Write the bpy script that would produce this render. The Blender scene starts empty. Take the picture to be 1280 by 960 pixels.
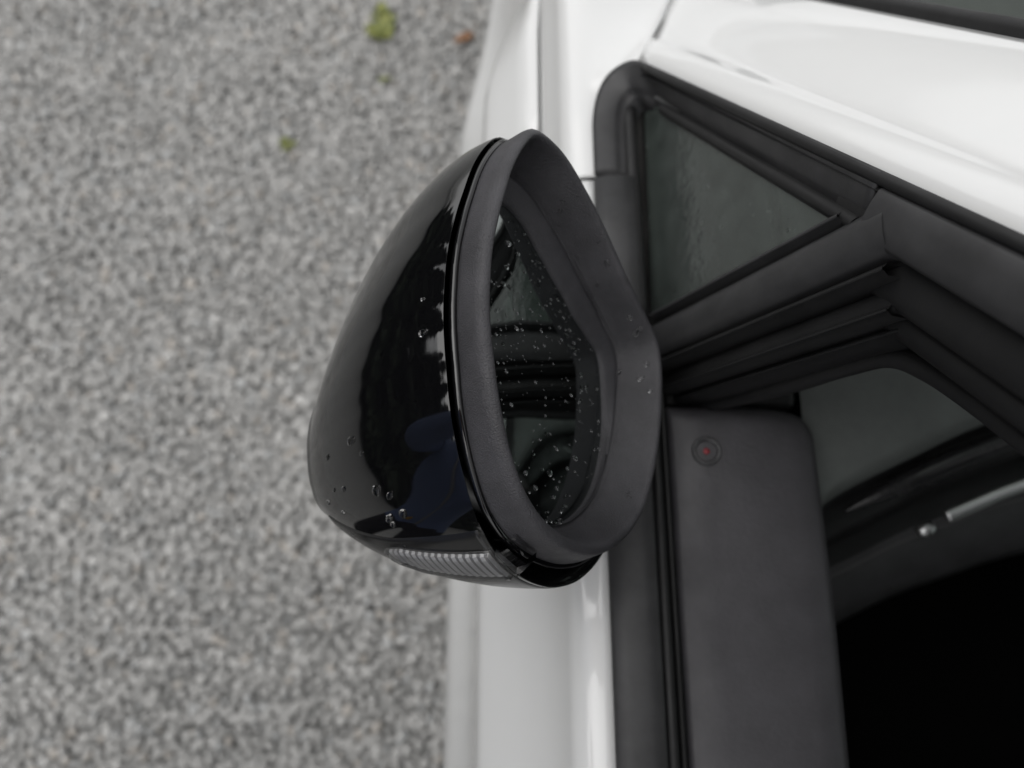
import bpy, bmesh, math, random
import numpy as np
from mathutils import Vector, Matrix, noise as mnoise
R = math.radians
random.seed(7); rng = np.random.default_rng(7)
sc = bpy.context.scene
C = sc.collection

# ------------------------------------------------------------------ camera
cam_data = bpy.data.cameras.new('camera'); cam = bpy.data.objects.new('camera', cam_data); C.objects.link(cam)
cam.location = (0, 0, 1.425); cam.rotation_euler = (R(18), 0, 0)
cam_data.sensor_width = 36; cam_data.lens = 27.03
cam_data.clip_start = 0.01; cam_data.clip_end = 600
cam_data.dof.use_dof = True; cam_data.dof.focus_distance = 0.325; cam_data.dof.aperture_fstop = 5.4
sc.camera = cam

# ------------------------------------------------------------------ sky: overcast daylight
SUN_EL, SUN_AZ = 62, 275
w = bpy.data.worlds.new('World'); sc.world = w; w.use_nodes = True
nt = w.node_tree; nt.nodes.clear()
sky = nt.nodes.new('ShaderNodeTexSky'); sky.sky_type = 'NISHITA'; sky.sun_disc = False
sky.sun_elevation = R(SUN_EL); sky.sun_rotation = R(SUN_AZ); sky.air_density = 1.0; sky.dust_density = 1.2; sky.ozone_density = 1.0
hs = nt.nodes.new('ShaderNodeHueSaturation'); hs.inputs['Saturation'].default_value = 0.04
bg = nt.nodes.new('ShaderNodeBackground'); bg.inputs['Strength'].default_value = 0.14
wo = nt.nodes.new('ShaderNodeOutputWorld')
nt.links.new(sky.outputs[0], hs.inputs['Color']); nt.links.new(hs.outputs[0], bg.inputs['Color']); nt.links.new(bg.outputs[0], wo.inputs[0])
sun_d = bpy.data.lights.new('sun', 'SUN'); sun = bpy.data.objects.new('sun', sun_d); C.objects.link(sun)
sun_d.energy = 0.8; sun_d.angle = R(70); sun_d.color = (1, .97, .94)
sun.rotation_euler = (R(90 - SUN_EL), 0, R(180 - SUN_AZ))
sc.view_settings.view_transform = 'Standard'; sc.view_settings.look = 'None'
sc.view_settings.exposure = 0.52; sc.view_settings.gamma = 1.0
sc.cycles.use_denoising = True
sc.cycles.max_bounces = 10; sc.cycles.transparent_max_bounces = 16

# ------------------------------------------------------------------ materials
def mat(name, col, rough=.5, metal=0, coat=0, spec=.5, emit=None):
    m = bpy.data.materials.new(name); m.use_nodes = True
    b = m.node_tree.nodes['Principled BSDF']
    b.inputs['Base Color'].default_value = (*col, 1); b.inputs['Roughness'].default_value = rough
    b.inputs['Metallic'].default_value = metal; b.inputs['Coat Weight'].default_value = coat
    b.inputs['Coat Roughness'].default_value = .03; b.inputs['Specular IOR Level'].default_value = spec
    if emit: b.inputs['Emission Color'].default_value = (*emit[:3], 1); b.inputs['Emission Strength'].default_value = emit[3]
    return m
def N(m, t, **kw):
    n = m.node_tree.nodes.new(t)
    for k, v in kw.items(): setattr(n, k, v)
    return n
def L(m, a, b): m.node_tree.links.new(a, b)
def bsdf(m): return m.node_tree.nodes['Principled BSDF']
def obj_coord(m): return N(m, 'ShaderNodeTexCoord').outputs['Object']
def noise_tex(m, scale, detail=4, rough=.6):
    t = N(m, 'ShaderNodeTexNoise'); t.inputs['Scale'].default_value = scale; t.inputs['Detail'].default_value = detail
    t.inputs['Roughness'].default_value = rough; L(m, obj_coord(m), t.inputs['Vector']); return t.outputs['Fac']
def bump(m, src, strength, dist):
    b = N(m, 'ShaderNodeBump'); b.inputs['Strength'].default_value = strength; b.inputs['Distance'].default_value = dist
    L(m, src, b.inputs['Height']); L(m, b.outputs[0], bsdf(m).inputs['Normal']); return b
def ramp(m, src, stops):
    r = N(m, 'ShaderNodeValToRGB'); e = r.color_ramp.elements
    e[0].position, e[0].color = stops[0][0], (*stops[0][1], 1); e[1].position, e[1].color = stops[-1][0], (*stops[-1][1], 1)
    for p, c in stops[1:-1]: x = e.new(p); x.color = (*c, 1)
    L(m, src, r.inputs['Fac']); return r.outputs['Color']
def maprange(m, src, a, b, c, d):
    r = N(m, 'ShaderNodeMapRange'); L(m, src, r.inputs['Value'])
    for i, v in zip(('From Min', 'From Max', 'To Min', 'To Max'), (a, b, c, d)): r.inputs[i].default_value = v
    return r.outputs[0]

M_white = mat('white_paint', (.78, .785, .78), .32, coat=1.0)
f = noise_tex(M_white, 9, 6, .7)
L(M_white, ramp(M_white, f, [(.3, (.765, .77, .765)), (.7, (.785, .79, .785))]), bsdf(M_white).inputs['Base Color'])
M_piano = mat('gloss_black_paint', (.0035, .0035, .004), .06, coat=.6, spec=.5)
L(M_piano, maprange(M_piano, noise_tex(M_piano, 60, 6, .75), .45, .8, .03, .13), bsdf(M_piano).inputs['Roughness'])
def plastic(name, col, rough, scale=1400, dist=.00025, strength=.35, var=.25):
    m = mat(name, col, rough)
    bump(m, noise_tex(m, scale, 2, .5), strength, dist)
    f = noise_tex(m, 35, 6, .7)
    L(m, ramp(m, f, [(.35, tuple(c * (1 - var) for c in col)), (.7, tuple(c * (1 + var) for c in col))]), bsdf(m).inputs['Base Color'])
    L(m, maprange(m, noise_tex(m, 22, 5, .7), .35, .7, rough - .12, rough + .1), bsdf(m).inputs['Roughness'])
    return m
M_rim = plastic('grained_black_plastic', (.048, .047, .052), .5, 1500, .0006, .8)
M_trim = plastic('satin_black_trim', (.034, .034, .0355), .5, 700, .0001, .15)
M_rubber = plastic('black_rubber', (.009, .009, .0095), .6, 600, .0002, .2)
M_inner = plastic('black_inner_frame', (.006, .006, .0065), .55, 600, .0002, .2)
M_card = plastic('charcoal_leather_grain', (.049, .0475, .0525), .55, 420, .0006, .35, .15)
M_dash = plastic('soft_grey_dash', (.115, .125, .12), .6, 500, .0005, .3, .12)
M_dashlow = plastic('black_dash', (.012, .012, .0125), .5, 500, .0005, .3, .12)
M_carpet = mat('black_carpet', (.002, .002, .002), .95, spec=.1)
M_liner = mat('dark_headliner', (.03, .03, .03), .95)
M_seat = plastic('black_leather', (.006, .006, .006), .5, 300, .0006, .4)
M_chrome = mat('satin_chrome', (.55, .56, .56), .38, metal=1)
M_red = mat('red_led', (.22, .02, .028), .35, emit=(.9, .03, .05, .008))
M_mirror = mat('mirror_silver', (.24, .26, .255), .03, metal=1)
M_tyre = mat('tyre_rubber', (.015, .015, .015), .85)
M_alloy = mat('alloy_silver', (.45, .46, .47), .3, metal=1)

def glassmat(name, tint, ior=1.5, extra=0.0):
    m = bpy.data.materials.new(name); m.use_nodes = True; t = m.node_tree; t.nodes.clear()
    o = t.nodes.new('ShaderNodeOutputMaterial'); mx = t.nodes.new('ShaderNodeMixShader')
    tr = t.nodes.new('ShaderNodeBsdfTransparent'); tr.inputs[0].default_value = (*tint, 1)
    gl = t.nodes.new('ShaderNodeBsdfGlossy'); gl.inputs['Roughness'].default_value = .02
    fr = t.nodes.new('ShaderNodeFresnel'); fr.inputs['IOR'].default_value = ior
    t.links.new(fr.outputs[0], mx.inputs[0]); t.links.new(tr.outputs[0], mx.inputs[1]); t.links.new(gl.outputs[0], mx.inputs[2])
    t.links.new(mx.outputs[0], o.inputs[0]); return m
M_glass = glassmat('green_tinted_glass', (.62, .70, .66), 1.75)
def diffuse_veil(m, col, amount, scale):
    t = m.node_tree; out = [n for n in t.nodes if n.type == 'OUTPUT_MATERIAL'][0]; prev = out.inputs[0].links[0].from_socket
    df = t.nodes.new('ShaderNodeBsdfDiffuse'); df.inputs[0].default_value = (*col, 1); mx = t.nodes.new('ShaderNodeMixShader')
    nz = noise_tex(m, scale, 5, .65); fac = maprange(m, nz, .35, .68, amount * .75, amount * 1.2)
    t.links.new(fac, mx.inputs[0]); t.links.new(prev, mx.inputs[1]); t.links.new(df.outputs[0], mx.inputs[2]); t.links.new(mx.outputs[0], out.inputs[0])
M_qglass = glassmat('wet_quarter_glass', (.55, .62, .58), 1.95); diffuse_veil(M_qglass, (.42, .50, .46), .10, 70)  # mottled diffuse veil: wet haze plus the gravel's reflected grey put in as colour
gb = N(M_qglass, 'ShaderNodeBump'); gb.inputs['Strength'].default_value = .25; gb.inputs['Distance'].default_value = .004
L(M_qglass, noise_tex(M_qglass, 90, 4, .6), gb.inputs['Height']); L(M_qglass, gb.outputs[0], [n for n in M_qglass.node_tree.nodes if n.type == 'BSDF_GLOSSY'][0].inputs['Normal'])
M_screen = glassmat('windscreen_glass', (.78, .84, .80), 1.6)
M_water = mat('rain_water', (1, 1, 1), 0.0); bsdf(M_water).inputs['Transmission Weight'].default_value = 1; bsdf(M_water).inputs['IOR'].default_value = 1.33
M_lens = glassmat('clear_indicator_lens', (.93, .93, .93), 1.5)
M_cap = plastic('satin_black_cap', (.012, .012, .012), .28, 900, .0001, .1)
M_reflect = mat('indicator_reflector', (.42, .42, .43), .4, metal=.3)

# ------------------------------------------------------------------ helpers
def link(o, parent=None):
    C.objects.link(o)
    if parent: o.parent = parent
    return o
def tag(o, label=None, cat=None, group=None, kind=None):
    for k, v in (('label', label), ('category', cat), ('group', group), ('kind', kind)):
        if v: o[k] = v
    return o
def empty(name, loc=(0, 0, 0)):
    o = bpy.data.objects.new(name, None); o.location = loc; o.empty_display_size = .1; return link(o)
def mesh(name, verts, faces, m, parent=None, smooth=True, solid=0, off=-1, bevel=0, sub=0):
    me = bpy.data.meshes.new(name); me.from_pydata([tuple(map(float, v)) for v in verts], [], faces); me.update()
    bm = bmesh.new(); bm.from_mesh(me); bmesh.ops.recalc_face_normals(bm, faces=bm.faces); bm.to_mesh(me); bm.free()
    if smooth: me.polygons.foreach_set('use_smooth', [True] * len(me.polygons))
    me.materials.append(m)
    o = link(bpy.data.objects.new(name, me), parent)
    if solid:
        s = o.modifiers.new('solid', 'SOLIDIFY'); s.thickness = solid; s.offset = off
    if bevel:
        b = o.modifiers.new('bevel', 'BEVEL'); b.width = bevel; b.segments = 3; b.limit_method = 'ANGLE'; b.angle_limit = R(35)
    if sub:
        s = o.modifiers.new('sub', 'SUBSURF'); s.levels = sub; s.render_levels = sub
    return o
def gridfaces(nr, nc, closed=False):
    F = []
    for i in range(nr - 1):
        for j in range(nc if closed else nc - 1):
            F.append((i * nc + j, i * nc + (j + 1) % nc, (i + 1) * nc + (j + 1) % nc, (i + 1) * nc + j))
    return F
def grid(name, P, m, parent=None, closed=False, cap0=False, cap1=False, **kw):
    P = np.asarray(P, float); nr, nc = P.shape[:2]
    F = gridfaces(nr, nc, closed)
    if cap0: F.append(tuple(range(nc)))
    if cap1: F.append(tuple(range((nr - 1) * nc, nr * nc)))
    return mesh(name, P.reshape(-1, 3), F, m, parent, **kw)
def box(name, lo, hi, m, parent=None, bevel=.004):
    x0, y0, z0 = lo; x1, y1, z1 = hi
    V = [(x0, y0, z0), (x1, y0, z0), (x1, y1, z0), (x0, y1, z0), (x0, y0, z1), (x1, y0, z1), (x1, y1, z1), (x0, y1, z1)]
    return mesh(name, V, [(0, 1, 2, 3), (4, 5, 6, 7), (0, 1, 5, 4), (1, 2, 6, 5), (2, 3, 7, 6), (3, 0, 4, 7)], m, parent, smooth=bool(bevel), bevel=bevel)
def smooth_path(P, n):
    P = np.asarray(P, float); P = np.vstack([2 * P[0] - P[1], P, 2 * P[-1] - P[-2]]); out = []
    for i in range(1, len(P) - 2):
        for t in np.linspace(0, 1, n, endpoint=False):
            a, b, c, d = P[i - 1], P[i], P[i + 1], P[i + 2]
            out.append(.5 * (2 * b + (c - a) * t + (2 * a - 5 * b + 4 * c - d) * t * t + (3 * b - a - 3 * c + d) * t ** 3))
    out.append(P[-2]); return np.array(out)
def tube(name, path, r, m, parent=None, ns=12, flat=1.0, up=(0, 0, 1), closed=False):
    path = np.asarray(path, float); n = len(path); r = np.broadcast_to(np.asarray(r, float), (n,)); rings = []
    for i in range(n):
        if closed: t = path[(i + 1) % n] - path[i - 1]
        else: t = path[min(i + 1, n - 1)] - path[max(i - 1, 0)]
        t = t / (np.linalg.norm(t) + 1e-12); s = np.cross(t, up); s /= (np.linalg.norm(s) + 1e-12); u = np.cross(s, t)
        rings.append([path[i] + r[i] * (math.cos(a) * s + flat * math.sin(a) * u) for a in np.linspace(0, 2 * math.pi, ns, endpoint=False)])
    if closed: rings.append(rings[0])
    return grid(name, rings, m, parent, closed=True, cap0=not closed, cap1=not closed)

# ================================================================== ground and gravel
M_ground = mat('gravel_bed', (.2, .2, .195), .95)
v = N(M_ground, 'ShaderNodeTexVoronoi'); v.inputs['Scale'].default_value = 75; L(M_ground, obj_coord(M_ground), v.inputs['Vector'])
L(M_ground, ramp(M_ground, v.outputs['Color'], [(.15, (.2, .2, .195)), (.5, (.34, .34, .33)), (.9, (.48, .48, .47))]), bsdf(M_ground).inputs['Base Color'])
bb = bump(M_ground, v.outputs['Distance'], 1.0, .012); bb.invert = True
S = 300
ground = mesh('ground', [(-S, -S, 0), (S, -S, 0), (S, S, 0), (-S, S, 0)], [(0, 1, 2, 3)], M_ground, smooth=False)
tag(ground, kind='structure')
M_stone = mat('grey_crushed_stone', (.25, .25, .25), .88)
ca = N(M_stone, 'ShaderNodeVertexColor'); ca.layer_name = 'tone'
mxn = N(M_stone, 'ShaderNodeMix', data_type='RGBA', blend_type='MULTIPLY'); mxn.inputs[0].default_value = 1
L(M_stone, ca.outputs[0], mxn.inputs[6])
L(M_stone, ramp(M_stone, noise_tex(M_stone, 260, 4, .7), [(.3, (.75, .75, .75)), (.7, (1.15, 1.15, 1.15))]), mxn.inputs[7])
L(M_stone, mxn.outputs[2], bsdf(M_stone).inputs['Base Color'])
bm = bmesh.new(); bmesh.ops.create_icosphere(bm, subdivisions=1, radius=1)
ICO_V = np.array([v.co[:] for v in bm.verts]); ICO_F = np.array([[v.index for v in f.verts] for f in bm.faces]); bm.free()
NSH = 14
shapes = []
for k in range(NSH):
    s = ICO_V * rng.uniform(.72, 1.3, (len(ICO_V), 1)) * rng.uniform(.7, 1.25, (1, 3))
    shapes.append(s)
def rotmats(n):
    q = rng.normal(size=(n, 4)); q /= np.linalg.norm(q, axis=1, keepdims=True); a, b, c, d = q.T
    return np.stack([np.stack([1 - 2 * (c * c + d * d), 2 * (b * c - a * d), 2 * (b * d + a * c)], -1),
                     np.stack([2 * (b * c + a * d), 1 - 2 * (b * b + d * d), 2 * (c * d - a * b)], -1),
                     np.stack([2 * (b * d - a * c), 2 * (c * d + a * b), 1 - 2 * (b * b + c * c)], -1)], 1)
def stone_tones(n, at=None):
    t = np.clip(rng.normal(.445, .055, n), .28, .62)[:, None] * np.array([[1, .99, .962]])
    k = rng.random(n); warm = k < .05; t[warm] *= np.array([1.04, .985, .93]); cool = k > .93; t[cool] *= np.array([.98, 1, 1.02])
    pale = (k > .05) & (k < .10); t[pale] *= 1.2
    if at is not None: t *= (1 + .09 * np.array([mnoise.noise((p[0] * 4, p[1] * 4, 3)) + .6 * mnoise.noise((p[0] * 13, p[1] * 13, 7)) for p in at]))[:, None]
    return t
def stone_mesh(name, pts, rad, tones, rot):
    n = len(pts); nv, nf = len(ICO_V), len(ICO_F); idx = rng.integers(0, NSH, n)
    V = np.einsum('nij,nvj->nvi', rot, np.array(shapes)[idx]) * rad[:, None, None] + pts[:, None, :]
    F = ICO_F[None] + (np.arange(n) * nv)[:, None, None]
    me = bpy.data.meshes.new(name); me.vertices.add(n * nv); me.vertices.foreach_set('co', V.astype(np.float32).ravel())
    me.loops.add(n * nf * 3); me.loops.foreach_set('vertex_index', F.astype(np.int32).ravel())
    me.polygons.add(n * nf); me.polygons.foreach_set('loop_start', np.arange(0, n * nf * 3, 3, dtype=np.int32))
    me.polygons.foreach_set('loop_total', np.full(n * nf, 3, dtype=np.int32))
    me.update(); me.validate()
    at = me.color_attributes.new('tone', 'FLOAT_COLOR', 'POINT')
    col = np.ones((n, nv, 4), np.float32); col[:, :, :3] = tones[:, None, :]
    at.data.foreach_set('color', col.ravel()); me.materials.append(M_stone); return me
SP = .0128
gx, gy = np.meshgrid(np.arange(-2.0, .42, SP), np.arange(-.95, 1.95, SP))
pts = np.stack([gx.ravel(), gy.ravel(), np.zeros(gx.size)], -1)
pts[:, :2] += rng.uniform(-.006, .006, (len(pts), 2))
lo = np.array([mnoise.noise((p[0] * 6, p[1] * 6, 0)) for p in pts])
pts[:, 2] = .002 + rng.uniform(0, .006, len(pts)) + .004 * lo
rad = np.clip(rng.normal(.0083, .0018, len(pts)), .0048, .015)
# the stones that show largest (nearest the lens, in view) are single parts, the rest one mass
vis = (pts[:, 0] > -1.0) & (pts[:, 0] < -.12) & (pts[:, 1] > -.2) & (pts[:, 1] < 1.1)
order = np.argsort(np.where(vis, np.hypot(pts[:, 0] - 0, pts[:, 1] - 0) - rad * 14, 9))
pick = order[:300]; rest = order[300:]
gm = stone_mesh('gravel', pts[rest], rad[rest], stone_tones(len(rest), pts[rest]), rotmats(len(rest)))
gravel = link(bpy.data.objects.new('gravel', gm), ground); tag(gravel, kind='stuff')
protos = [stone_mesh('stone', np.zeros((1, 3)), np.ones(1), stone_tones(1), rotmats(1)) for _ in range(40)]
for k, i in enumerate(pick):
    o = bpy.data.objects.new('stone', protos[k % 40]); link(o, ground)
    o.location = pts[i]; o.scale = (rad[i],) * 3; o.rotation_euler = rng.uniform(0, 6.28, 3)

# ================================================================== the car
car = empty('parked_car', (.834, -.5, 0))
tag(car, 'white car with black window frames parked on the grey gravel, driver window open', 'car')
CARLOC = Vector(car.location)
def P_(o):   # keep world placement under the car root
    o.matrix_parent_inverse = Matrix.Translation(-CARLOC); return o
def cgrid(name, P, m, parent=car, **kw): return P_(grid(name, P, m, parent, **kw)) if parent is car else grid(name, P, m, parent, **kw)
XC = .834
def mirrored(P): P = np.array(P, float); P[..., 0] = 2 * XC - P[..., 0]; return P
def plan(y):
    o = 0
    if y > .8: o += .30 * ((y - .8) / .75) ** 2.2
    if y < -1.7: o += .16 * ((-1.7 - y) / .9) ** 2
    return o
FENDER_Y = .366
LOW = [(.85, -.0217), (.835, -.0245), (.80, -.0265), (.72, -.0290), (.68, -.0330), (.65, -.0395), (.62, -.0500), (.59, -.0620), (.56, -.0690), (.53, -.0710), (.46, -.070), (.38, -.060), (.30, -.04), (.22, -.005)]
def lowx(z):
    zs = [a for a, b in LOW][::-1]; xs = [b for a, b in LOW][::-1]; return float(np.interp(z, zs, xs))
def shoulder_in(y):  # the shoulder line turns inboard over the front wheel
    return 0 if y < .46 else min(.6 * (y - .46) ** 1.35 * 1.2, .05)
def arch(y):
    z = .22
    for yw in (.86, -1.74):
        d = abs(y - yw)
        if d < .345: z = max(z, .31 + math.sqrt(.345 ** 2 - d * d))
    return z
def side(name, y0, y1, ztop, m=M_white, step=.02, parent=car, cut=None):
    rows = []
    ys = np.arange(y0, y1 + 1e-6, (y1 - y0) / max(2, int((y1 - y0) / step)))
    if cut: ys = np.sort(np.append(ys, [cut - .0004, cut + .0004]))
    for y in ys:
        zl = arch(y); pr = []
        up = [(.917, .0205), (.89, .0035), (.868, -.011), (.856, -.0185)]
        if ztop > .93: up = [(.9710, .0555), (.9706, .050), (.9693, .044), (.9668, .0395), (.962, .0358), (.955, .0336), (.945, .0312), (.934, .0270)] + up
        si = shoulder_in(y)
        if cut and y > cut: up = [(min(z, .917), min(x, .0205)) for z, x in up]
        for z, x in up: pr.append((x + si * min(1, max(0, (.93 - z) / .06)), z))
        zz = [.85, .835, .80, .76, .72, .70, .68, .665, .65, .635, .62, .605, .59, .575, .56, .545, .53, .50, .46, .42, .38, .34, .30, .26, .22]
        for z in zz:
            z2 = .85 - (.85 - z) * ((.85 - zl) / (.85 - .22)); pr.append((lowx(z2) + si * max(0, 1 - (.85 - z2) / .3), z2))
        rows.append([(x + plan(y), y, z) for x, z in pr])
    a = cgrid(name, rows, m, parent, solid=.0025, off=0)
    cgrid(name, mirrored(rows), m, parent, solid=.0025, off=0)
    return a
front_door = side('front_door', -.80, FENDER_Y - .0035, .97, cut=.292)
side('front_fender', FENDER_Y + .0015, 1.5, .917)
side('rear_door', -1.50, -.8045, .97)
side('rear_quarter', -2.62, -1.5045, .97)
# cowl side: body panel in front of the window corner, up to the gap at the pillar foot
def cowl_extra(y):
    xa = np.interp(y, [.29, .335, .352, .366, .375, .4166, .47, .523, .62, .9, 1.5], [.064, .064, .069, .078, .0868, .1045, .1275, .150, .19, .25, .30])
    za = np.interp(y, [.29, .335, .366, .375, .4166, .47, .523, .62, .9, 1.5], [.968, .968, .974, .9925, .9755, .950, .935, .955, .94, .80])
    x0, z0 = .0555, .971 - max(0, y - .6) * .16
    t = np.linspace(.12, 1, 9)
    return [(x0 + (xa - x0) * q, z0 + (za - z0) * (q ** 1.15)) for q in t]
def cowl_rows():
    rows = []
    for y in np.concatenate([np.linspace(.296, .44, 40), np.linspace(.46, 1.5, 30)]):
        drop = max(0, y - .6) * .16
        pr = [(.0228, .9205), (.0230, .9225), (.027, .934), (.0312, .945), (.0336, .955), (.0358, .962), (.0395, .9668), (.044, .9693), (.050, .9706), (.0555, .971)]
        pr = [(x, z - drop * (z - .9) / .07) for x, z in pr]
        rows.append([(x + plan(y), y, z) for x, z in pr + cowl_extra(y)])
    return rows
CR = cowl_rows()
for fm in (lambda a: a, mirrored): cgrid('cowl_panel', fm(CR), M_white, solid=.002, off=-1)
# dark inner shell seen through the panel gaps
for fm in (lambda a: a, mirrored):
    cgrid('inner_shell', fm([[(.045 + plan(y), y, .955), (.0265 + plan(y), y, .9175), (.012 + plan(y), y, .87), (-.01 + plan(y), y, .70), (-.03 + plan(y), y, .5), (.0 + plan(y), y, .3)] for y in np.linspace(-1.3, .505, 20)]), M_white)

# ---- A pillar
P1 = np.array([.0888, .365, 1.0]); PD = np.array([.0636, -.188, .155]); WD = np.array([.096, .063, 0.0])
PN = np.cross(PD, WD); PN /= np.linalg.norm(PN)
if PN[2] < 0: PN = -PN
def roof_blend(s):
    """pillar line, bending over into the roof rail"""
    if s < 1.9: return P1 + PD * s
    e = min(s - 1.9, 20); base = P1 + PD * 1.9
    k = 1 - math.exp(-e / .9)
    return base + np.array([.0636 * .9 * k * .8, -.188 * e - .05 * (e - .9 * k), .155 * .9 * k * .82])
prof_w = [(-.02, -.022), (0, -.010), (.015, -.004), (.045, .0005), (.09, .0030), (.15, .0034), (.19, .0024), (.225, .0011), (.26, .0004), (.31, .0008), (.38, .0018), (.45, .0030), (.6, .0052), (.75, .0050), (.9, .0028), (.96, .0008), (1.0, -.004), (1.01, -.012)]
def gapA(q):
    """front end of the pillar panel: the gap to the cowl panel"""
    return -.03 - .475 * q
rows = []
for j, (q, hgt) in enumerate(prof_w):
    s0 = gapA(max(q, 0)); col = []
    ss = np.concatenate([np.linspace(s0, 1.9, 46), np.linspace(1.95, 13.0, 60)])
    for s in ss:
        b = roof_blend(s); wv = WD * (1 if s < 1.9 else max(.35, 1 - .12 * (s - 1.9)))
        nn = PN if s < 1.9 else PN * max(0.2, 1 - .2 * (s - 1.9)) + np.array([-.3, 0, .6]) * min(.8, .2 * (s - 1.9))
        col.append(b + wv * q + nn * hgt + np.array([0, 0, (q * .045 if s > 1.9 else 0) * min(1, (s - 1.9) / 2)]))
    rows.append(col)
PIL = np.array(rows)
for fm in (lambda a: a, mirrored): cgrid('a_pillar', fm(PIL), M_white, solid=.0015, off=-1)
# dark jamb below the pillar panel and the gap
for s0, s1, m_, dp in ((-.9, -.03, M_white, .0026), (-.03, 9, M_inner, .006)):
    jam = np.array([[roof_blend(s) + WD * q - PN * dp for s in np.linspace(s0, s1, 40)] for q in (-.04, .06, .3, .5, .7, .97)])
    for fm in (lambda a: a, mirrored): cgrid('pillar_jamb', fm(jam), m_)
# ---- windscreen and its black edge strip
def wsline(s, q=1.03): return roof_blend(s) + WD * q + PN * -.004
edge = []
for q, hgt in ((1.012, -.010), (1.012, .0005), (1.03, .003), (1.07, .003), (1.105, .0012), (1.11, -.004)):
    edge.append([roof_blend(s) + WD * q + PN * hgt for s in np.linspace(-.55, 2.1, 40)])
for fm in (lambda a: a, mirrored): cgrid('windscreen_seal', fm(edge), M_rubber)
rows = []
for s in np.linspace(-.55, 2.1, 24):
    a = roof_blend(s) + WD * 1.10 + PN * -.001; b = mirrored(a[None])[0]
    rows.append([a + (b - a) * t + np.array([0, .20, .045]) * (1 - (2 * t - 1) ** 2) for t in np.linspace(0, 1, 24)])
cgrid('windscreen', rows, M_screen)
# ---- bonnet, roof, tail
bon = []
for i, y in enumerate(np.linspace(.56, 1.5, 20)):
    e = CR[min(len(CR) - 1, 40 + int((y - .46) / 1.04 * 29))][-1]; a = np.array([e[0] + .004, y, e[2]]); b = mirrored(a[None])[0]
    bon.append([a + (b - a) * t + np.array([0, .10 * (1 - (2 * t - 1) ** 2) * (1 if y > 1 else .3), .05]) * (1 - abs(2 * t - 1) ** 2.4) for t in np.linspace(0, 1, 24)])
cgrid('bonnet', bon, M_white)
nose = [[np.array(p) for p in bon[-1]], [np.array([p[0], p[1] + .10, .66]) for p in bon[-1]], [np.array([p[0] * .99, p[1] + .13, .45]) for p in bon[-1]], [np.array([p[0], p[1] + .08, .22]) for p in bon[-1]]]
cgrid('front_bumper', nose, M_white)
roof = []
for s in np.concatenate([np.linspace(2.08, 13, 40)]):
    a = np.array([PIL[-4][min(PIL.shape[1] - 1, 46 + int((s - 1.95) / 11.05 * 59))]][0]); b = mirrored(a[None])[0]
    roof.append([a + (b - a) * t + np.array([0, 0, .035]) * (1 - (2 * t - 1) ** 2) for t in np.linspace(0, 1, 20)])
roof = np.array(roof); cgrid('roof', roof, M_white)
cgrid('headliner', roof - np.array([0, 0, .03]), M_liner)
yr = roof[-1][0][1]
tail = [[p for p in roof[-1]], [np.array([p[0], p[1] - .22, p[2] - .22]) for p in roof[-1]], [np.array([XC + (p[0] - XC) * 1.18, p[1] - .38, .97]) for p in roof[-1]], [np.array([XC + (p[0] - XC) * 1.2, p[1] - .42, .55]) for p in roof[-1]], [np.array([XC + (p[0] - XC) * 1.2, p[1] - .36, .22]) for p in roof[-1]]]
cgrid('tailgate', tail, M_white)
# ---- window plane of the left side
def wx(z, inn=0): return .085 + .36 * (z - .97) + inn * .94
def wpt(y, z, inn=0): return np.array([wx(z, inn), y, z - inn * .34])
def strip(name, a, b, lo, hi, inn, thick, m, parent=car, round_=.002, n=8):
    """bar in the window plane along a->b (y, z); lo, hi: extent across; inn: depth of its outer face below the window plane"""
    a = np.array(a); b = np.array(b); t = (b - a) / np.linalg.norm(b - a); nn = np.array([-t[1], t[0]]); rows = []
    for k in np.linspace(0, 1, n):
        c = a + (b - a) * k
        sec = []
        for u, dd in ((lo, thick), (lo, round_), (lo + round_, 0), (lo + (hi - lo) * .35, -.0008), (lo + (hi - lo) * .65, -.0008), (hi - round_, 0), (hi, round_), (hi, thick)):
            q = c + nn * u; sec.append(wpt(q[0], q[1], inn + dd))
        rows.append(sec)
    return cgrid(name, rows, m, parent, cap0=False)
PB = (.177, 1.155); SL = np.array([-.188, .155])
def along(s): return (.365 + SL[0] * s, 1.0 + SL[1] * s)
# belt trim on the door (satin strip and black lip) and window slot
def belt(name, y0, y1, sec, m, parent=car, n=30):
    return cgrid(name, [[(x, y, z) for x, z in sec] for y in np.linspace(y0, y1, n)], m, parent, cap0=True, cap1=True)
belt('belt_trim', -.80, .292, [(.0555, .955), (.0555, .9745), (.057, .9765), (.064, .9785), (.074, .979), (.081, .978), (.083, .976), (.083, .955)], M_trim)
belt('belt_seal', -.80, .18, [(.0832, .952), (.0832, .973), (.0845, .9765), (.087, .977), (.089, .975), (.0895, .965), (.0895, .952)], M_rubber)
belt('inner_belt_seal', -.80, .18, [(.0912, .945), (.0912, .962), (.0925, .9655), (.0945, .966), (.0955, .963), (.0955, .945)], M_rubber)
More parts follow.
